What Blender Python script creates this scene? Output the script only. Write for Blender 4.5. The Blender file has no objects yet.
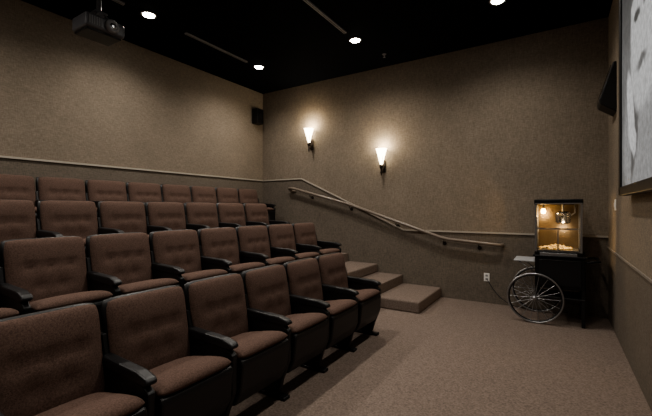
import bpy, bmesh, math, random
from mathutils import Vector, Matrix
random.seed(4)
C=bpy.context.scene.collection
CAMH=1.367; CEIL=3.73; XL=-5.15; XR=0.535; YB=5.67; YF=-2.0
try: bpy.context.scene.view_settings.look='AgX - Medium High Contrast'
except Exception: pass

# ---------------- materials ----------------
def mat(name,col,rough=.6,metal=0,noise=None,bump=0,bscale=200,emit=None,es=0,spec=.5,sheen=0):
    m=bpy.data.materials.new(name); m.use_nodes=True
    nt=m.node_tree; b=nt.nodes['Principled BSDF']
    b.inputs['Base Color'].default_value=(*col,1)
    b.inputs['Roughness'].default_value=rough
    b.inputs['Metallic'].default_value=metal
    b.inputs['Specular IOR Level'].default_value=spec
    if sheen: b.inputs['Sheen Weight'].default_value=sheen
    tc=nt.nodes.new('ShaderNodeTexCoord')
    if noise:
        sc,amt=noise
        n=nt.nodes.new('ShaderNodeTexNoise'); n.inputs['Scale'].default_value=sc; n.inputs['Detail'].default_value=6
        nt.links.new(tc.outputs['Object'],n.inputs['Vector'])
        r=nt.nodes.new('ShaderNodeValToRGB')
        r.color_ramp.elements[0].position=.3; r.color_ramp.elements[1].position=.7
        r.color_ramp.elements[0].color=(*[c*(1-amt) for c in col],1)
        r.color_ramp.elements[1].color=(*[min(1,c*(1+amt)) for c in col],1)
        nt.links.new(n.outputs['Fac'],r.inputs['Fac']); nt.links.new(r.outputs['Color'],b.inputs['Base Color'])
    if bump:
        n2=nt.nodes.new('ShaderNodeTexNoise'); n2.inputs['Scale'].default_value=bscale; n2.inputs['Detail'].default_value=3
        nt.links.new(tc.outputs['Object'],n2.inputs['Vector'])
        bp=nt.nodes.new('ShaderNodeBump'); bp.inputs['Strength'].default_value=bump; bp.inputs['Distance'].default_value=.01
        nt.links.new(n2.outputs['Fac'],bp.inputs['Height']); nt.links.new(bp.outputs['Normal'],b.inputs['Normal'])
    if emit:
        b.inputs['Emission Color'].default_value=(*emit,1); b.inputs['Emission Strength'].default_value=es
    return m

def fabric_wall(name,col):
    m=mat(name,col,.9,noise=(3,.06),spec=.2)
    nt=m.node_tree; b=nt.nodes['Principled BSDF']
    old=b.inputs['Base Color'].links[0].from_socket
    tc=[n for n in nt.nodes if n.type=='TEX_COORD'][0]
    acc=None
    for sc in ((22,22,110),(120,120,20)):
        mp=nt.nodes.new('ShaderNodeMapping'); mp.inputs['Scale'].default_value=sc
        n=nt.nodes.new('ShaderNodeTexNoise'); n.inputs['Scale'].default_value=1; n.inputs['Detail'].default_value=3
        nt.links.new(tc.outputs['Object'],mp.inputs['Vector']); nt.links.new(mp.outputs['Vector'],n.inputs['Vector'])
        if acc is None: acc=n.outputs['Fac']
        else:
            a=nt.nodes.new('ShaderNodeMath'); a.operation='ADD'
            nt.links.new(acc,a.inputs[0]); nt.links.new(n.outputs['Fac'],a.inputs[1]); acc=a.outputs[0]
    mr=nt.nodes.new('ShaderNodeMapRange'); mr.inputs[1].default_value=.6; mr.inputs[2].default_value=1.4; mr.inputs[3].default_value=.68; mr.inputs[4].default_value=1.32
    nt.links.new(acc,mr.inputs[0])
    mx=nt.nodes.new('ShaderNodeVectorMath'); mx.operation='SCALE'
    nt.links.new(old,mx.inputs[0]); nt.links.new(mr.outputs[0],mx.inputs['Scale'])
    nt.links.new(mx.outputs[0],b.inputs['Base Color'])
    bp=nt.nodes.new('ShaderNodeBump'); bp.inputs['Strength'].default_value=.3; bp.inputs['Distance'].default_value=.004
    nt.links.new(acc,bp.inputs['Height']); nt.links.new(bp.outputs['Normal'],b.inputs['Normal'])
    return m

M_wall=fabric_wall('wall_fabric',(.225,.187,.147))
M_wain=fabric_wall('wainscot_fabric',(.155,.131,.107))
M_carpet=mat('carpet',(.195,.154,.130),.95,noise=(75,.30),bump=.45,bscale=220,spec=.1)
M_ceil=mat('ceiling_black',(.0045,.0054,.0072),.9,spec=.05)
M_trim=mat('trim_paint',(.40,.36,.31),.4)
M_trimd=mat('trim_paint_dark',(.24,.21,.18),.5)
M_seat=mat('seat_fabric',(.114,.075,.061),.95,noise=(130,.32),bump=.35,bscale=280,spec=.1)
M_black=mat('black_plastic',(.006,.006,.007),.42,noise=(20,.1))
M_blackm=mat('black_metal',(.008,.008,.009),.35,metal=.3)
M_proj=mat('projector_shell',(.10,.10,.11),.35)
M_chrome=mat('chrome',(.6,.6,.6),.22,metal=1)
M_shelf=mat('shelf_enamel',(.45,.46,.48),.3)
M_steel=mat('brushed_steel',(.38,.38,.39),.35,metal=.9)
M_bronze=mat('dark_bronze',(.05,.04,.035),.4,metal=.8)
M_rail=mat('rail_wood',(.20,.165,.135),.3)
M_white=mat('white_plastic',(.75,.73,.70),.4)
M_lamp=mat('downlight_lens',(1,1,1),.5,emit=(1,.96,.88),es=60)
M_shade=mat('sconce_glass',(1,.95,.85),.4,emit=(1,.86,.62),es=10)
M_warm=mat('warm_bulb',(1,.7,.3),.4,emit=(1,.55,.15),es=30)
M_pop=mat('popcorn',(.80,.62,.32),.7,noise=(30,.2))
M_amber=mat('amber_panel',(.16,.12,.075),.3,noise=(5,.3),metal=.5)
M_slot=mat('slot_grey',(.26,.26,.27),.6)

M_glass=bpy.data.materials.new('glass_pane'); M_glass.use_nodes=True
nt=M_glass.node_tree; nt.nodes.clear()
o=nt.nodes.new('ShaderNodeOutputMaterial'); t=nt.nodes.new('ShaderNodeBsdfTransparent'); g=nt.nodes.new('ShaderNodeBsdfGlossy'); g.inputs['Roughness'].default_value=.03
f=nt.nodes.new('ShaderNodeFresnel'); f.inputs['IOR'].default_value=1.35; x=nt.nodes.new('ShaderNodeMixShader')
nt.links.new(f.outputs[0],x.inputs[0]); nt.links.new(t.outputs[0],x.inputs[1]); nt.links.new(g.outputs[0],x.inputs[2]); nt.links.new(x.outputs[0],o.inputs[0])

# projected movie picture: monochrome portrait (hat/hair, face, shoulder, hand) from soft ellipses + grain
M_pic=bpy.data.materials.new('projected_picture'); M_pic.use_nodes=True
nt=M_pic.node_tree; b=nt.nodes['Principled BSDF']; b.inputs['Base Color'].default_value=(.02,.02,.02,1); b.inputs['Roughness'].default_value=.8
tc=nt.nodes.new('ShaderNodeTexCoord')
wn=nt.nodes.new('ShaderNodeTexNoise'); wn.inputs['Scale'].default_value=3; wn.inputs['Detail'].default_value=3
nt.links.new(tc.outputs['Object'],wn.inputs['Vector'])
ws=nt.nodes.new('ShaderNodeVectorMath'); ws.operation='MULTIPLY_ADD'; ws.inputs[1].default_value=(0,.22,.22)
nt.links.new(wn.outputs['Color'],ws.inputs[0]); nt.links.new(tc.outputs['Object'],ws.inputs[2])
cur=None
def layer(cy,cz,ry,rz,val,soft,rot=0):
    global cur
    mp=nt.nodes.new('ShaderNodeMapping'); mp.vector_type='TEXTURE'
    mp.inputs['Location'].default_value=(XR-.07,cy+.11,cz+.11); mp.inputs['Rotation'].default_value=(rot,0,0); mp.inputs['Scale'].default_value=(1,ry,rz)
    ln=nt.nodes.new('ShaderNodeVectorMath'); ln.operation='LENGTH'
    mr=nt.nodes.new('ShaderNodeMapRange'); mr.interpolation_type='SMOOTHSTEP'
    mr.inputs[1].default_value=1-soft; mr.inputs[2].default_value=1+soft; mr.inputs[3].default_value=1; mr.inputs[4].default_value=0
    nt.links.new(ws.outputs[0],mp.inputs[0]); nt.links.new(mp.outputs[0],ln.inputs[0]); nt.links.new(ln.outputs['Value'],mr.inputs[0])
    mx=nt.nodes.new('ShaderNodeMix'); mx.data_type='FLOAT'
    nt.links.new(mr.outputs[0],mx.inputs[0]); mx.inputs[3].default_value=val
    if cur is None: mx.inputs[2].default_value=.16
    else: nt.links.new(cur,mx.inputs[2])
    cur=mx.outputs[0]
layer(3.3,3.2,.9,.6,.07,.4)
layer(3.05,1.75,.85,.55,.30,.12,.3)      # shoulder / coat
layer(3.35,1.95,.10,.42,.10,.3,.35)      # coat fold
layer(3.05,2.62,.50,.62,.52,.10)         # face
layer(2.95,3.15,.62,.26,.05,.15,-.2)     # hat
layer(3.05,2.98,.78,.05,.10,.3,-.2)      # brim
layer(3.28,2.72,.10,.045,.05,.4)         # eye
layer(2.93,2.72,.10,.045,.05,.4)
layer(3.12,2.33,.16,.035,.14,.5)         # mouth
layer(3.5,2.05,.13,.34,.58,.12,-.35)     # hand
gr=nt.nodes.new('ShaderNodeTexNoise'); gr.inputs['Scale'].default_value=22; gr.inputs['Detail'].default_value=8; gr.inputs['Roughness'].default_value=.7
nt.links.new(tc.outputs['Object'],gr.inputs['Vector'])
gm=nt.nodes.new('ShaderNodeMapRange'); gm.inputs[1].default_value=.3; gm.inputs[2].default_value=.7; gm.inputs[3].default_value=.6; gm.inputs[4].default_value=1.3
nt.links.new(gr.outputs['Fac'],gm.inputs[0])
ml=nt.nodes.new('ShaderNodeMath'); ml.operation='MULTIPLY'; nt.links.new(cur,ml.inputs[0]); nt.links.new(gm.outputs[0],ml.inputs[1])
nt.links.new(ml.outputs[0],b.inputs['Emission Color']); b.inputs['Emission Strength'].default_value=.75

# ---------------- mesh builder ----------------
class MB:
    def __init__(s): s.bm=bmesh.new(); s.mats=[]
    def mi(s,m):
        if m not in s.mats: s.mats.append(m)
        return s.mats.index(m)
    def add(s,vs,fs,m,smooth=False,weld=False):
        i=s.mi(m); bv=[s.bm.verts.new(v) for v in vs]
        for f in fs:
            try: fc=s.bm.faces.new([bv[k] for k in f]); fc.material_index=i; fc.smooth=smooth
            except ValueError: pass
        if weld: bmesh.ops.remove_doubles(s.bm,verts=bv,dist=1e-5)
    def merge(s,b2,m,smooth=False):
        b2.verts.index_update()
        s.add([v.co.copy() for v in b2.verts],[[v.index for v in f.verts] for f in b2.faces],m,smooth); b2.free()
    def box(s,a,b,m,bev=0,seg=2,M=None):
        t=bmesh.new(); bmesh.ops.create_cube(t,size=1)
        for v in t.verts:
            v.co=Vector([(a[k]+b[k])/2+v.co[k]*(b[k]-a[k]) for k in range(3)])
        if bev: bmesh.ops.bevel(t,geom=t.edges[:],offset=bev,segments=seg,affect='EDGES',profile=.5)
        if M is not None: bmesh.ops.transform(t,matrix=M,verts=t.verts)
        s.merge(t,m,False)
    def prism(s,poly,y0,y1,m,bev=0,M=None):
        t=bmesh.new()
        a=[t.verts.new((p[0],y0,p[1])) for p in poly]; b=[t.verts.new((p[0],y1,p[1])) for p in poly]
        n=len(poly); t.faces.new(a); t.faces.new(b[::-1])
        for i in range(n): t.faces.new([a[i],b[i],b[(i+1)%n],a[(i+1)%n]])
        bmesh.ops.recalc_face_normals(t,faces=t.faces)
        if bev: bmesh.ops.bevel(t,geom=t.edges[:],offset=bev,segments=2,affect='EDGES',profile=.5)
        if M is not None: bmesh.ops.transform(t,matrix=M,verts=t.verts)
        s.merge(t,m,False)
    def cyl(s,p0,p1,r0,m,r1=None,n=16,caps=True):
        r1=r0 if r1 is None else r1
        p0=Vector(p0);p1=Vector(p1); d=(p1-p0).normalized(); u=d.orthogonal().normalized(); w=d.cross(u)
        vs=[];fs=[]
        for p,r in((p0,r0),(p1,r1)):
            for i in range(n):
                a=2*math.pi*i/n; vs.append(p+(u*math.cos(a)+w*math.sin(a))*r)
        for i in range(n): fs.append([i,(i+1)%n,n+(i+1)%n,n+i])
        s.add(vs,fs,m,True)
        if caps: s.add(vs,[list(range(n))[::-1],list(range(n,2*n))],m,False)
    def tube(s,pts,r,m,n=10,caps=True):
        pts=[Vector(p) for p in pts]; vs=[];fs=[]
        d0=(pts[1]-pts[0]).normalized(); u=d0.orthogonal().normalized()
        for k,p in enumerate(pts):
            d=(pts[min(k+1,len(pts)-1)]-pts[max(k-1,0)]).normalized()
            u=(u-d*u.dot(d)).normalized(); w=d.cross(u)
            for i in range(n):
                a=2*math.pi*i/n; vs.append(p+(u*math.cos(a)+w*math.sin(a))*r)
        for k in range(len(pts)-1):
            for i in range(n): fs.append([k*n+i,k*n+(i+1)%n,(k+1)*n+(i+1)%n,(k+1)*n+i])
        if caps: fs+= [list(range(n))[::-1],[(len(pts)-1)*n+i for i in range(n)]]
        s.add(vs,fs,m,True)
    def lathe(s,prof,c,m,n=24,axis='z'):
        vs=[];fs=[]; c=Vector(c)
        for r,h in prof:
            for i in range(n):
                a=2*math.pi*i/n; x,y=r*math.cos(a),r*math.sin(a)
                v=(x,y,h) if axis=='z' else ((x,h,y) if axis=='y' else (h,x,y))
                vs.append(c+Vector(v))
        for k in range(len(prof)-1):
            for i in range(n): fs.append([k*n+i,k*n+(i+1)%n,(k+1)*n+(i+1)%n,(k+1)*n+i])
        s.add(vs,fs,m,True)
    def torus(s,c,R,r,m,n=48,k=8,sq=1):
        vs=[];fs=[];c=Vector(c)
        for i in range(n):
            a=2*math.pi*i/n
            for j in range(k):
                b=2*math.pi*j/k; rr=R+r*math.cos(b); h=r*sq*math.sin(b)
                vs.append(c+Vector((rr*math.cos(a),h,rr*math.sin(a))))
        for i in range(n):
            for j in range(k): fs.append([i*k+j,i*k+(j+1)%k,((i+1)%n)*k+(j+1)%k,((i+1)%n)*k+j])
        s.add(vs,fs,m,True)
    def cushion(s,w,h,T,M,m,dimples=(),N=26,back=.6,depth=.018,rad=.035):
        vs=[];fs=[]
        S=[math.sin(math.pi/2*(-1+2*i/N)) for i in range(N+1)]
        for side in (1,-1):
            off=len(vs)
            for j,v in enumerate(S):
                for i,u in enumerate(S):
                    e=max(0,(1-abs(u)**7)*(1-abs(v)**7))**.5
                    cx=1-.05*abs(v)**8; cz=1-.05*abs(u)**8
                    X=w/2*u*cx; Z=h/2*v*cz
                    t=T*e
                    if side>0:
                        t*= (1+.35*(1-u*u)*(1-v*v))
                        for (du,dv) in dimples:
                            dx=X-du*w/2; dz=Z-dv*h/2
                            t-=depth*math.exp(-(dx*dx+dz*dz)/(rad*rad))
                            t-=depth*.35*math.exp(-(dz*dz)/(.012**2)-(dx*dx)/(.09**2))
                    else: t*=-back
                    vs.append(M@Vector((t,X,Z)))
            for j in range(N):
                for i in range(N):
                    q=[off+j*(N+1)+i,off+j*(N+1)+i+1,off+(j+1)*(N+1)+i+1,off+(j+1)*(N+1)+i]
                    fs.append(q if side>0 else q[::-1])
        s.add(vs,fs,m,True,weld=True)
    def mesh(s,name):
        me=bpy.data.meshes.new(name); s.bm.to_mesh(me); s.bm.free()
        for m in s.mats: me.materials.append(m)
        return me
    def obj(s,name,loc=(0,0,0),rot=(0,0,0)):
        o=bpy.data.objects.new(name,s.mesh(name)); o.location=loc; o.rotation_euler=rot; C.objects.link(o); return o

def simple_box(name,a,b,m,bev=0):
    k=MB(); c=Vector([(a[i]+b[i])/2 for i in range(3)])
    k.box([a[i]-c[i] for i in range(3)],[b[i]-c[i] for i in range(3)],m,bev); return k.obj(name,c)

# ---------------- room ----------------
TH=.15
simple_box('floor',(XL-TH,YF-TH,-.15),(XR+TH,YB+TH,0),M_carpet)
simple_box('ceiling',(XL-TH,YF-TH,CEIL),(XR+TH,YB+TH,CEIL+.15),M_ceil)
HT=1.93; LT=1.01; RT=.88; XA=-4.15; XB=-2.10
def wall_two(name,lowpoly,uppoly,vert):
    k=MB()
    for poly,m in((lowpoly,M_wain),(uppoly,M_wall)):
        n=len(poly); k.add([vert(p,0) for p in poly]+[vert(p,TH) for p in poly],
            [list(range(n)),list(range(n,2*n))[::-1]]+[[i,n+i,n+(i+1)%n,(i+1)%n] for i in range(n)],m)
    bmesh.ops.recalc_face_normals(k.bm,faces=k.bm.faces)
    return k.obj(name)
wall_two('wall_back',[(XL,0),(XR,0),(XR,LT),(XB,LT),(XA,HT),(XL,HT)],[(XL,HT),(XA,HT),(XB,LT),(XR,LT),(XR,CEIL),(XL,CEIL)],lambda p,d:(p[0],YB+d,p[1]))
wall_two('wall_left',[(YF,0),(YB,0),(YB,HT),(YF,HT)],[(YF,HT),(YB,HT),(YB,CEIL),(YF,CEIL)],lambda p,d:(XL-d,p[0],p[1]))
wall_two('wall_right',[(YF,0),(YB,0),(YB,RT),(YF,RT)],[(YF,RT),(YB,RT),(YB,CEIL),(YF,CEIL)],lambda p,d:(XR+d,p[0],p[1]))
wall_two('wall_front',[(XL,0),(XR,0),(XR,HT),(XL,HT)],[(XL,HT),(XR,HT),(XR,CEIL),(XL,CEIL)],lambda p,d:(p[0],YF-d,p[1]))
k=MB()
def seg(p,q,h=.022,d=.018):
    (x0,z0),(x1,z1)=p,q
    k.prism([(x0,z0-h/2),(x1,z1-h/2),(x1,z1+h/2),(x0,z0+h/2)],YB-d,YB,M_trim)
seg((XL,HT),(XA,HT)); seg((XA,HT),(XB,LT)); seg((XB,LT),(XR,LT)); k.obj('trim_1')
simple_box('trim_2',(XL,YF,HT-.011),(XL+.018,YB,HT+.011),M_trim)
simple_box('trim_3',(XR-.012,YF,RT-.008),(XR,YB,RT+.008),M_trimd)

R1,R2,R3=.285,.57,.86
simple_box('seating_riser',(XL,YF,0),(-2.12,YB,R1),M_carpet,.012)
simple_box('seating_riser',(XL,YF,R1),(-3.13,YB,R2),M_carpet,.012)
simple_box('seating_riser',(XL,YF,R2),(-4.12,YB,R3),M_carpet,.012)
YS=4.6
simple_box('stair_step',(-2.12,YS,0),(-1.5,YB,.15),M_carpet,.02)
simple_box('stair_step',(-3.13,YS,R1),(-2.56,YB,R1+.145),M_carpet,.02)
simple_box('stair_step',(-4.12,YS,R2),(-3.6,YB,R2+.145),M_carpet,.02)

# ---------------- theatre seats ----------------
SP=.52
def seat_mesh(both):
    k=MB()
    rec=math.radians(10)
    mid=Vector((.045,0,.622))
    Mb=Matrix.Translation(mid)@Matrix.Rotation(-rec,4,'Y')
    k.cushion(.482,.50,.042,Mb,M_seat,[(-.5,.22),(0,.22),(.5,.22),(-.28,-.32),(.28,-.32)],depth=.020,rad=.03)
    k.cushion(.502,.52,.03,Mb@Matrix.Translation((-.04,0,0)),M_black,N=16,back=1)
    Ms=Matrix.Translation((.285,0,.440))@Matrix.Rotation(math.radians(-90-12),4,'Y')
    k.cushion(.455,.42,.046,Ms,M_seat,[(-.45,0),(.45,0),(0,0)],depth=.010)
    k.prism([(.07,.375),(.475,.465),(.492,.435),(.47,.26),(.42,.17),(.30,.14),(.14,.20)],-.228,.228,M_black,.014)
    k.cyl((.12,-.24,.34),(.12,.24,.34),.022,M_blackm)
    for sy in ((-1,1) if both else (-1,)):
        y=sy*SP/2
        k.prism([(.06,.55),(.40,.545),(.465,.50),(.46,.28),(.40,.13),(.37,.03),(.12,.03),(.11,.14),(.06,.30)],y-.02,y+.02,M_black,.008)
        k.box((.06,y-.035,0),(.44,y+.035,.025),M_black,.008)
        k.prism([(.03,.570),(.04,.60),(.38,.59),(.455,.572),(.472,.547),(.44,.53),(.08,.54)],y-.030,y+.030,M_black,.012)
        k.prism([(-.015,.70),(.035,.70),(.10,.45),(.10,.36),(.03,.36)],y-.012,y+.012,M_black,.004)
    return k.mesh('theater_seat')
mA=seat_mesh(False); mB=seat_mesh(True)
rows=[(-2.06,3.60,8,0,.52),(-3.07,4.50,9,R1,.52),(-4.01,4.51,8,R2,.52),(-5.0,5.33,9,R3,.515)]
for X,yend,n,z,sp in rows:
    for i in range(n):
        y=yend-sp*(i+.5)
        o=bpy.data.objects.new('theater_seat',mB if i==0 else mA); o.location=(X,y,z); C.objects.link(o)

# ---------------- handrail ----------------
k=MB(); yr=YB-.085
pts=[(-4.30,YB-.0,1.69),(-4.36,YB-.03,1.70),(-4.41,yr+.02,1.735),(-4.39,yr,1.75),(-4.30,yr,1.745),(-3.06,yr,1.43),(-1.50,yr,.925),(-1.38,yr,.90),(-.72,yr,.85),(-.67,yr+.02,.848),(-.65,YB-.03,.848),(-.65,YB,.848)]
k.tube(pts,.024,M_rail,12)
for X,Z in((-3.9,1.643),(-3.06,1.43),(-2.2,1.151),(-1.45,.908),(-.95,.867)):
    k.tube([(X,yr,Z-.015),(X,yr,Z-.06),(X,YB-.03,Z-.08),(X,YB,Z-.08)],.007,M_bronze,8)
    k.cyl((X,YB-.006,Z-.08),(X,YB,Z-.08),.03,M_bronze)
k.obj('handrail')

# ---------------- sconces ----------------
def sconce(X,Z):
    k=MB()
    k.lathe([(.012,-.13),(.025,-.10),(.045,-.02),(.068,.07),(.088,.14),(.092,.145),(.084,.14),(.062,.06),(.03,-.05),(.0,-.06)],(0,-.105,0),M_shade,24)
    for a in range(6):
        t=a*math.pi/3+.3
        k.tube([(math.cos(t)*r,-.105+math.sin(t)*r,h) for r,h in((.014,-.135),(.03,-.10),(.049,-.02),(.06,.02))],.0035,M_bronze,6)
    k.lathe([(0,-.30),(.006,-.29),(.012,-.26),(.02,-.24),(.012,-.225),(.014,-.19),(.028,-.165),(.034,-.14),(.03,-.12),(0,-.12)],(0,-.105,0),M_bronze,16)
    k.tube([(0,-.105,-.20),(0,-.06,-.215),(0,-.03,-.17),(0,-.012,-.12)],.009,M_bronze,8)
    k.box((-.035,-.018,-.24),(.035,0,-.04),M_bronze,.008)
    o=k.obj('wall_sconce',(X,YB,Z))
    l=bpy.data.lights.new('sconce_bulb','POINT'); l.energy=9; l.color=(1,.84,.60); l.shadow_soft_size=.04
    lo=bpy.data.objects.new('sconce_bulb',l); lo.location=(0,-.13,.19); lo.parent=o; C.objects.link(lo)
sconce(-3.91,2.70); sconce(-2.45,2.20)

# ---------------- ceiling fixtures ----------------
EN={4.55:98,2.6:95,.65:78,-1.2:50}
for X in(-4.22,-2.4,-.57):
    for Y in(4.55,2.6,.65,-1.2):
        k=MB()
        k.lathe([(.07,-.006),(.088,-.006),(.092,0)],(0,0,0),M_slot,28)
        k.lathe([(0,-.012),(.045,-.012),(.065,-.006),(.07,0)],(0,0,0),M_lamp,28)
        o=k.obj('recessed_downlight',(X,Y,CEIL))
        l=bpy.data.lights.new('downlight_bulb','SPOT'); l.energy=EN[Y]*(1.12 if X<-4 else 1)*(.85 if X>-1 else 1); l.color=(1,.93,.84); l.shadow_soft_size=.06; l.spot_size=math.radians(152); l.spot_blend=.9
        lo=bpy.data.objects.new('downlight_bulb',l); lo.location=(0,0,-.03); lo.parent=o; C.objects.link(lo)
    for Y0 in(3.12,1.15):
        k=MB(); k.box((-.022,0,-.02),(.022,1.15,0),M_slot,.003); k.box((-.006,.01,-.022),(.006,1.14,-.018),M_black)
        k.obj('ceiling_air_slot',(X,Y0,CEIL))
k=MB(); k.lathe([(0,-.05),(.02,-.05),(.02,-.046),(.006,-.044),(.006,-.02),(.03,-.008),(.032,0)],(0,0,0),M_steel,16); k.obj('fire_sprinkler',(-2.24,5.2,CEIL))

k=MB(); k.box((0,-.09,-.15),(.15,.09,.15),M_black,.012); k.box((.15,-.075,-.13),(.156,.075,.13),M_blackm,.004)
k.cyl((.156,0,.0),(.16,0,0),.05,M_black); k.obj('wall_speaker',(XL,5.44,3.20))
k=MB(); k.prism([(0,.27),(-.03,.27),(-.15,-.12),(-.14,-.17),(0,-.27)],-.14,.14,M_black,.01)
k.prism([(-.045,.24),(-.05,.24),(-.155,-.10),(-.15,-.10)],-.12,.12,M_blackm,.001)
k.obj('wall_speaker',(XR,5.05,2.66))
k=MB(); k.box((-.008,-.04,-.06),(0,.04,.06),M_white,.004); k.box((-.016,-.012,-.025),(-.008,.012,.025),M_white,.003); k.obj('light_switch',(XR,4.98,1.40))
k=MB(); k.box((-.038,-.008,-.06),(.038,0,.06),M_white,.004)
for zz in(-.025,.025): k.box((-.016,-.011,zz-.014),(.016,-.007,zz+.014),M_slot,.003)
k.obj('wall_outlet',(-.855,YB,.37))

# ---------------- screen ----------------
k=MB(); y0,y1,z0,z1=.55,4.02,1.47,3.45; xs=XR-.085
k.box((xs+.02,y0+.02,z0+.02),(XR,y1-.02,z1-.02),M_black)
fw=.075
for a,b in(((y0,z0),(y1,z0+fw)),((y0,z1-fw),(y1,z1)),((y0,z0),(y0+fw,z1)),((y1-fw,z0),(y1,z1))):
    k.box((xs,a[0],a[1]),(xs+.06,b[0],b[1]),M_black,.006)
k.add([(xs+.015,y0+fw,z0+fw),(xs+.015,y1-fw,z0+fw),(xs+.015,y1-fw,z1-fw),(xs+.015,y0+fw,z1-fw)],[[0,3,2,1]],M_pic)
k.obj('projection_screen')

# ---------------- projector ----------------
k=MB()
k.box((-.15,-.19,-.07),(.15,.19,.07),M_proj,.025,4)
k.box((-.14,-.17,-.09),(.12,.17,-.065),M_black,.01)
k.lathe([(.048,0),(.06,.0),(.065,.04),(.05,.055),(.04,.05),(0,.04)],(.135,.05,.0),M_slot,24,axis='x')
k.lathe([(0,.05),(.025,.052),(.035,.045)],(.135,.05,0),M_chrome,20,axis='x')
for i in range(6): k.box((.148,-.16+i*.022,-.04),(.154,-.15+i*.022,.04),M_slot)
k.box((-.10,-.10,.07),(.10,.10,.09),M_proj,.005)
for sx in(-.08,.08):
    for sy in(-.08,.08): k.cyl((sx,sy,.09),(sx*.4,sy*.4,.15),.008,M_proj)
k.box((-.06,-.06,.145),(.06,.06,.165),M_proj,.005)
PZ=3.22
k.cyl((0,0,.16),(0,0,CEIL-PZ-.02),.024,M_proj); k.lathe([(.024,CEIL-PZ-.05),(.08,CEIL-PZ-.02),(.08,CEIL-PZ)],(0,0,0),M_proj)
k.obj('ceiling_projector',(-4.0,1.92,PZ))

# ---------------- popcorn cart ----------------
cx=.01; k=MB()
X0,X1=-.235,.235; Y0,Y1=-.22,.22
k.box((X0,Y0,.42),(X1+.03,Y1,.80),M_blackm,.012)
k.box((X0+.04,Y0-.006,.46),(X1-.01,Y0,.76),M_black,.004)
k.box((X0-.02,Y0-.02,.785),(X1+.05,Y1+.02,.81),M_blackm,.008)
k.box((X0,Y0,.30),(X1+.03,Y1,.325),M_black,.006)
for yy in(Y0+.025,Y1-.025):
    k.box((X1-.01,yy-.018,.0),(X1+.026,yy+.018,.42),M_black,.005)
    k.box((X0,yy-.018,.26),(X0+.036,yy+.018,.42),M_black,.005)
def wheel(y):
    c=(X0+.0,y,.298)
    k.torus(c,.288,.011,M_steel,n=64)
    k.torus(c,.272,.007,M_black,n=64,sq=1.6)
    k.lathe([(0,-.03),(.022,-.028),(.03,-.01),(.03,.01),(.022,.028),(0,.03)],c,M_steel,20,axis='y')
    for i in range(18):
        a=2*math.pi*i/18
        dx,dz=math.cos(a),math.sin(a)
        k.cyl((c[0]+dx*.025,y+(.012 if i%2 else -.012),c[2]+dz*.025),(c[0]+dx*.274,y,c[2]+dz*.274),.0038,M_steel,n=6)
wheel(Y0-.06); wheel(Y1+.06)
k.cyl((X0+.0,Y0-.08,.298),(X0+.0,Y1+.08,.298),.014,M_steel)
k.box((X0-.23,Y0+.02,.715),(X0,Y1-.02,.73),M_shelf,.004)
for yy in(Y0+.06,Y1-.06): k.tube([(X0-.18,yy,.715),(X0-.0,yy,.58)],.007,M_steel)
k.tube([(X1+.02,Y0+.02,.74),(X1+.12,Y0+.02,.76),(X1+.16,Y0+.04,.76),(X1+.16,Y1-.04,.76),(X1+.12,Y1-.02,.76),(X1+.02,Y1-.02,.74)],.012,M_blackm)
zb,zt=.77,1.47
k.box((X0,Y0,zb),(X1,Y1,zb+.085),M_blackm,.006)
k.box((X0+.05,Y0-.006,zb+.02),(X1-.05,Y0,zb+.07),M_steel,.003)
for xx in(X0,X1-.022):
    for yy in(Y0,Y1-.022): k.box((xx,yy,zb+.08),(xx+.022,yy+.022,zt-.05),M_steel,.003)
k.box((X0-.008,Y0-.008,zt-.06),(X1+.008,Y1+.008,zt),M_blackm,.01)
k.box((X0+.0,Y0-.014,zt-.055),(X1,Y0-.008,zt-.045),M_steel)
k.box((X0+.02,Y1-.02,zb+.085),(X1-.02,Y1-.01,zt-.06),M_amber)
for a,b in(((X0+.022,Y0+.006,zb+.09),(X1-.022,Y0+.010,zt-.06)),((X0+.006,Y0+.022,zb+.09),(X0+.01,Y1-.022,zt-.06)),((X1-.01,Y0+.022,zb+.09),(X1-.006,Y1-.022,zt-.06))): k.box(a,b,M_glass)
k.box((X0+.022,Y0+.003,1.115),(X1-.022,Y0+.014,1.13),M_steel)
k.box((-.006,Y0+.002,zb+.085),(.006,Y0+.012,1.12),M_steel)
k.box((X0+.03,Y0+.03,zb+.085),(X1-.03,Y1-.03,zb+.10),M_steel)
k.lathe([(0,1.18),(.06,1.18),(.078,1.195),(.082,1.30),(.086,1.305),(.05,1.325),(0,1.33)],(.05,0,0),M_chrome,28)
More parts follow.
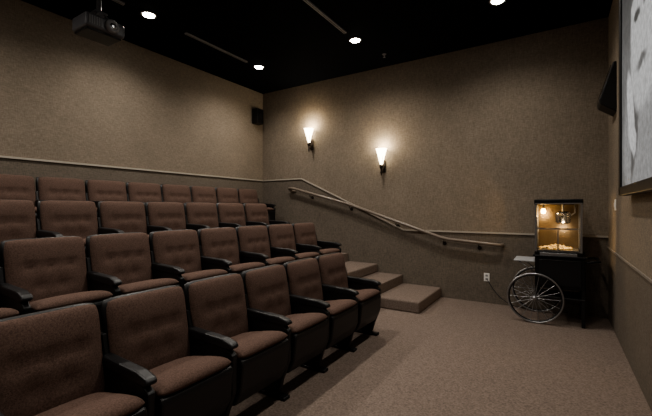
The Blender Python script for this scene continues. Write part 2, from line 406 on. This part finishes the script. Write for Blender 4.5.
k.cyl((.05,0,1.32),(.05,0,zt-.06),.012,M_steel)
k.tube([(.05,-.08,1.26),(.05,-.16,1.25),(.03,-.17,1.28)],.007,M_black)
k.tube([(.13,0,1.28),(.17,0,1.31),(.17,0,zt-.06)],.008,M_steel)
k.lathe([(0,-.035),(.02,-.028),(.028,-.005),(.02,.02),(.012,.03)],(-.15,-.10,1.33),M_warm,16)
k.cyl((-.15,-.10,1.35),(-.15,-.10,zt-.06),.012,M_steel)
for i in range(200):
    r=random.random()**.5; a=random.random()*6.283
    x=r*.17*math.cos(a)-.02; y=r*.15*math.sin(a)
    z=zb+.108+random.random()*max(0,.05*(1-r))
    t=bmesh.new(); bmesh.ops.create_icosphere(t,subdivisions=1,radius=.010+random.random()*.005)
    for v in t.verts: v.co=v.co*(.7+.6*random.random())+Vector((x,y,z))
    k.merge(t,M_pop,True)
cart=k.obj('popcorn_cart',(cx,5.26,0))
for nm,p,e,c in(('popper_lamp',(-.15,-.10,1.27),3.6,(1,.66,.30)),('popper_heat_lamp',(.06,-.12,1.10),2.0,(1,.75,.45))):
    l=bpy.data.lights.new(nm,'POINT'); l.energy=e; l.color=c; l.shadow_soft_size=.03
    lo=bpy.data.objects.new(nm,l); lo.location=p; lo.parent=cart; C.objects.link(lo)
k=MB(); pts=[]
for i in range(25):
    t=i/24; X=-.855+t*.60; Y=YB-.012-.10*math.sin(t*math.pi*.9); Z=.345*(1-t)**3+.012
    pts.append((X,Y,max(Z,.008)))
k.tube(pts,.005,M_black,6); k.obj('power_cord')

# ---------------- world & camera ----------------
w=bpy.data.worlds.new('World'); bpy.context.scene.world=w; w.use_nodes=True
w.node_tree.nodes['Background'].inputs[0].default_value=(.02,.02,.02,1)
cam=bpy.data.cameras.new('camera'); co=bpy.data.objects.new('camera',cam); C.objects.link(co)
cam.sensor_width=36; cam.lens=20.1; cam.clip_start=.02
co.location=(0,0,CAMH); co.rotation_euler=(math.radians(90),0,math.radians(32.4))
bpy.context.scene.camera=co
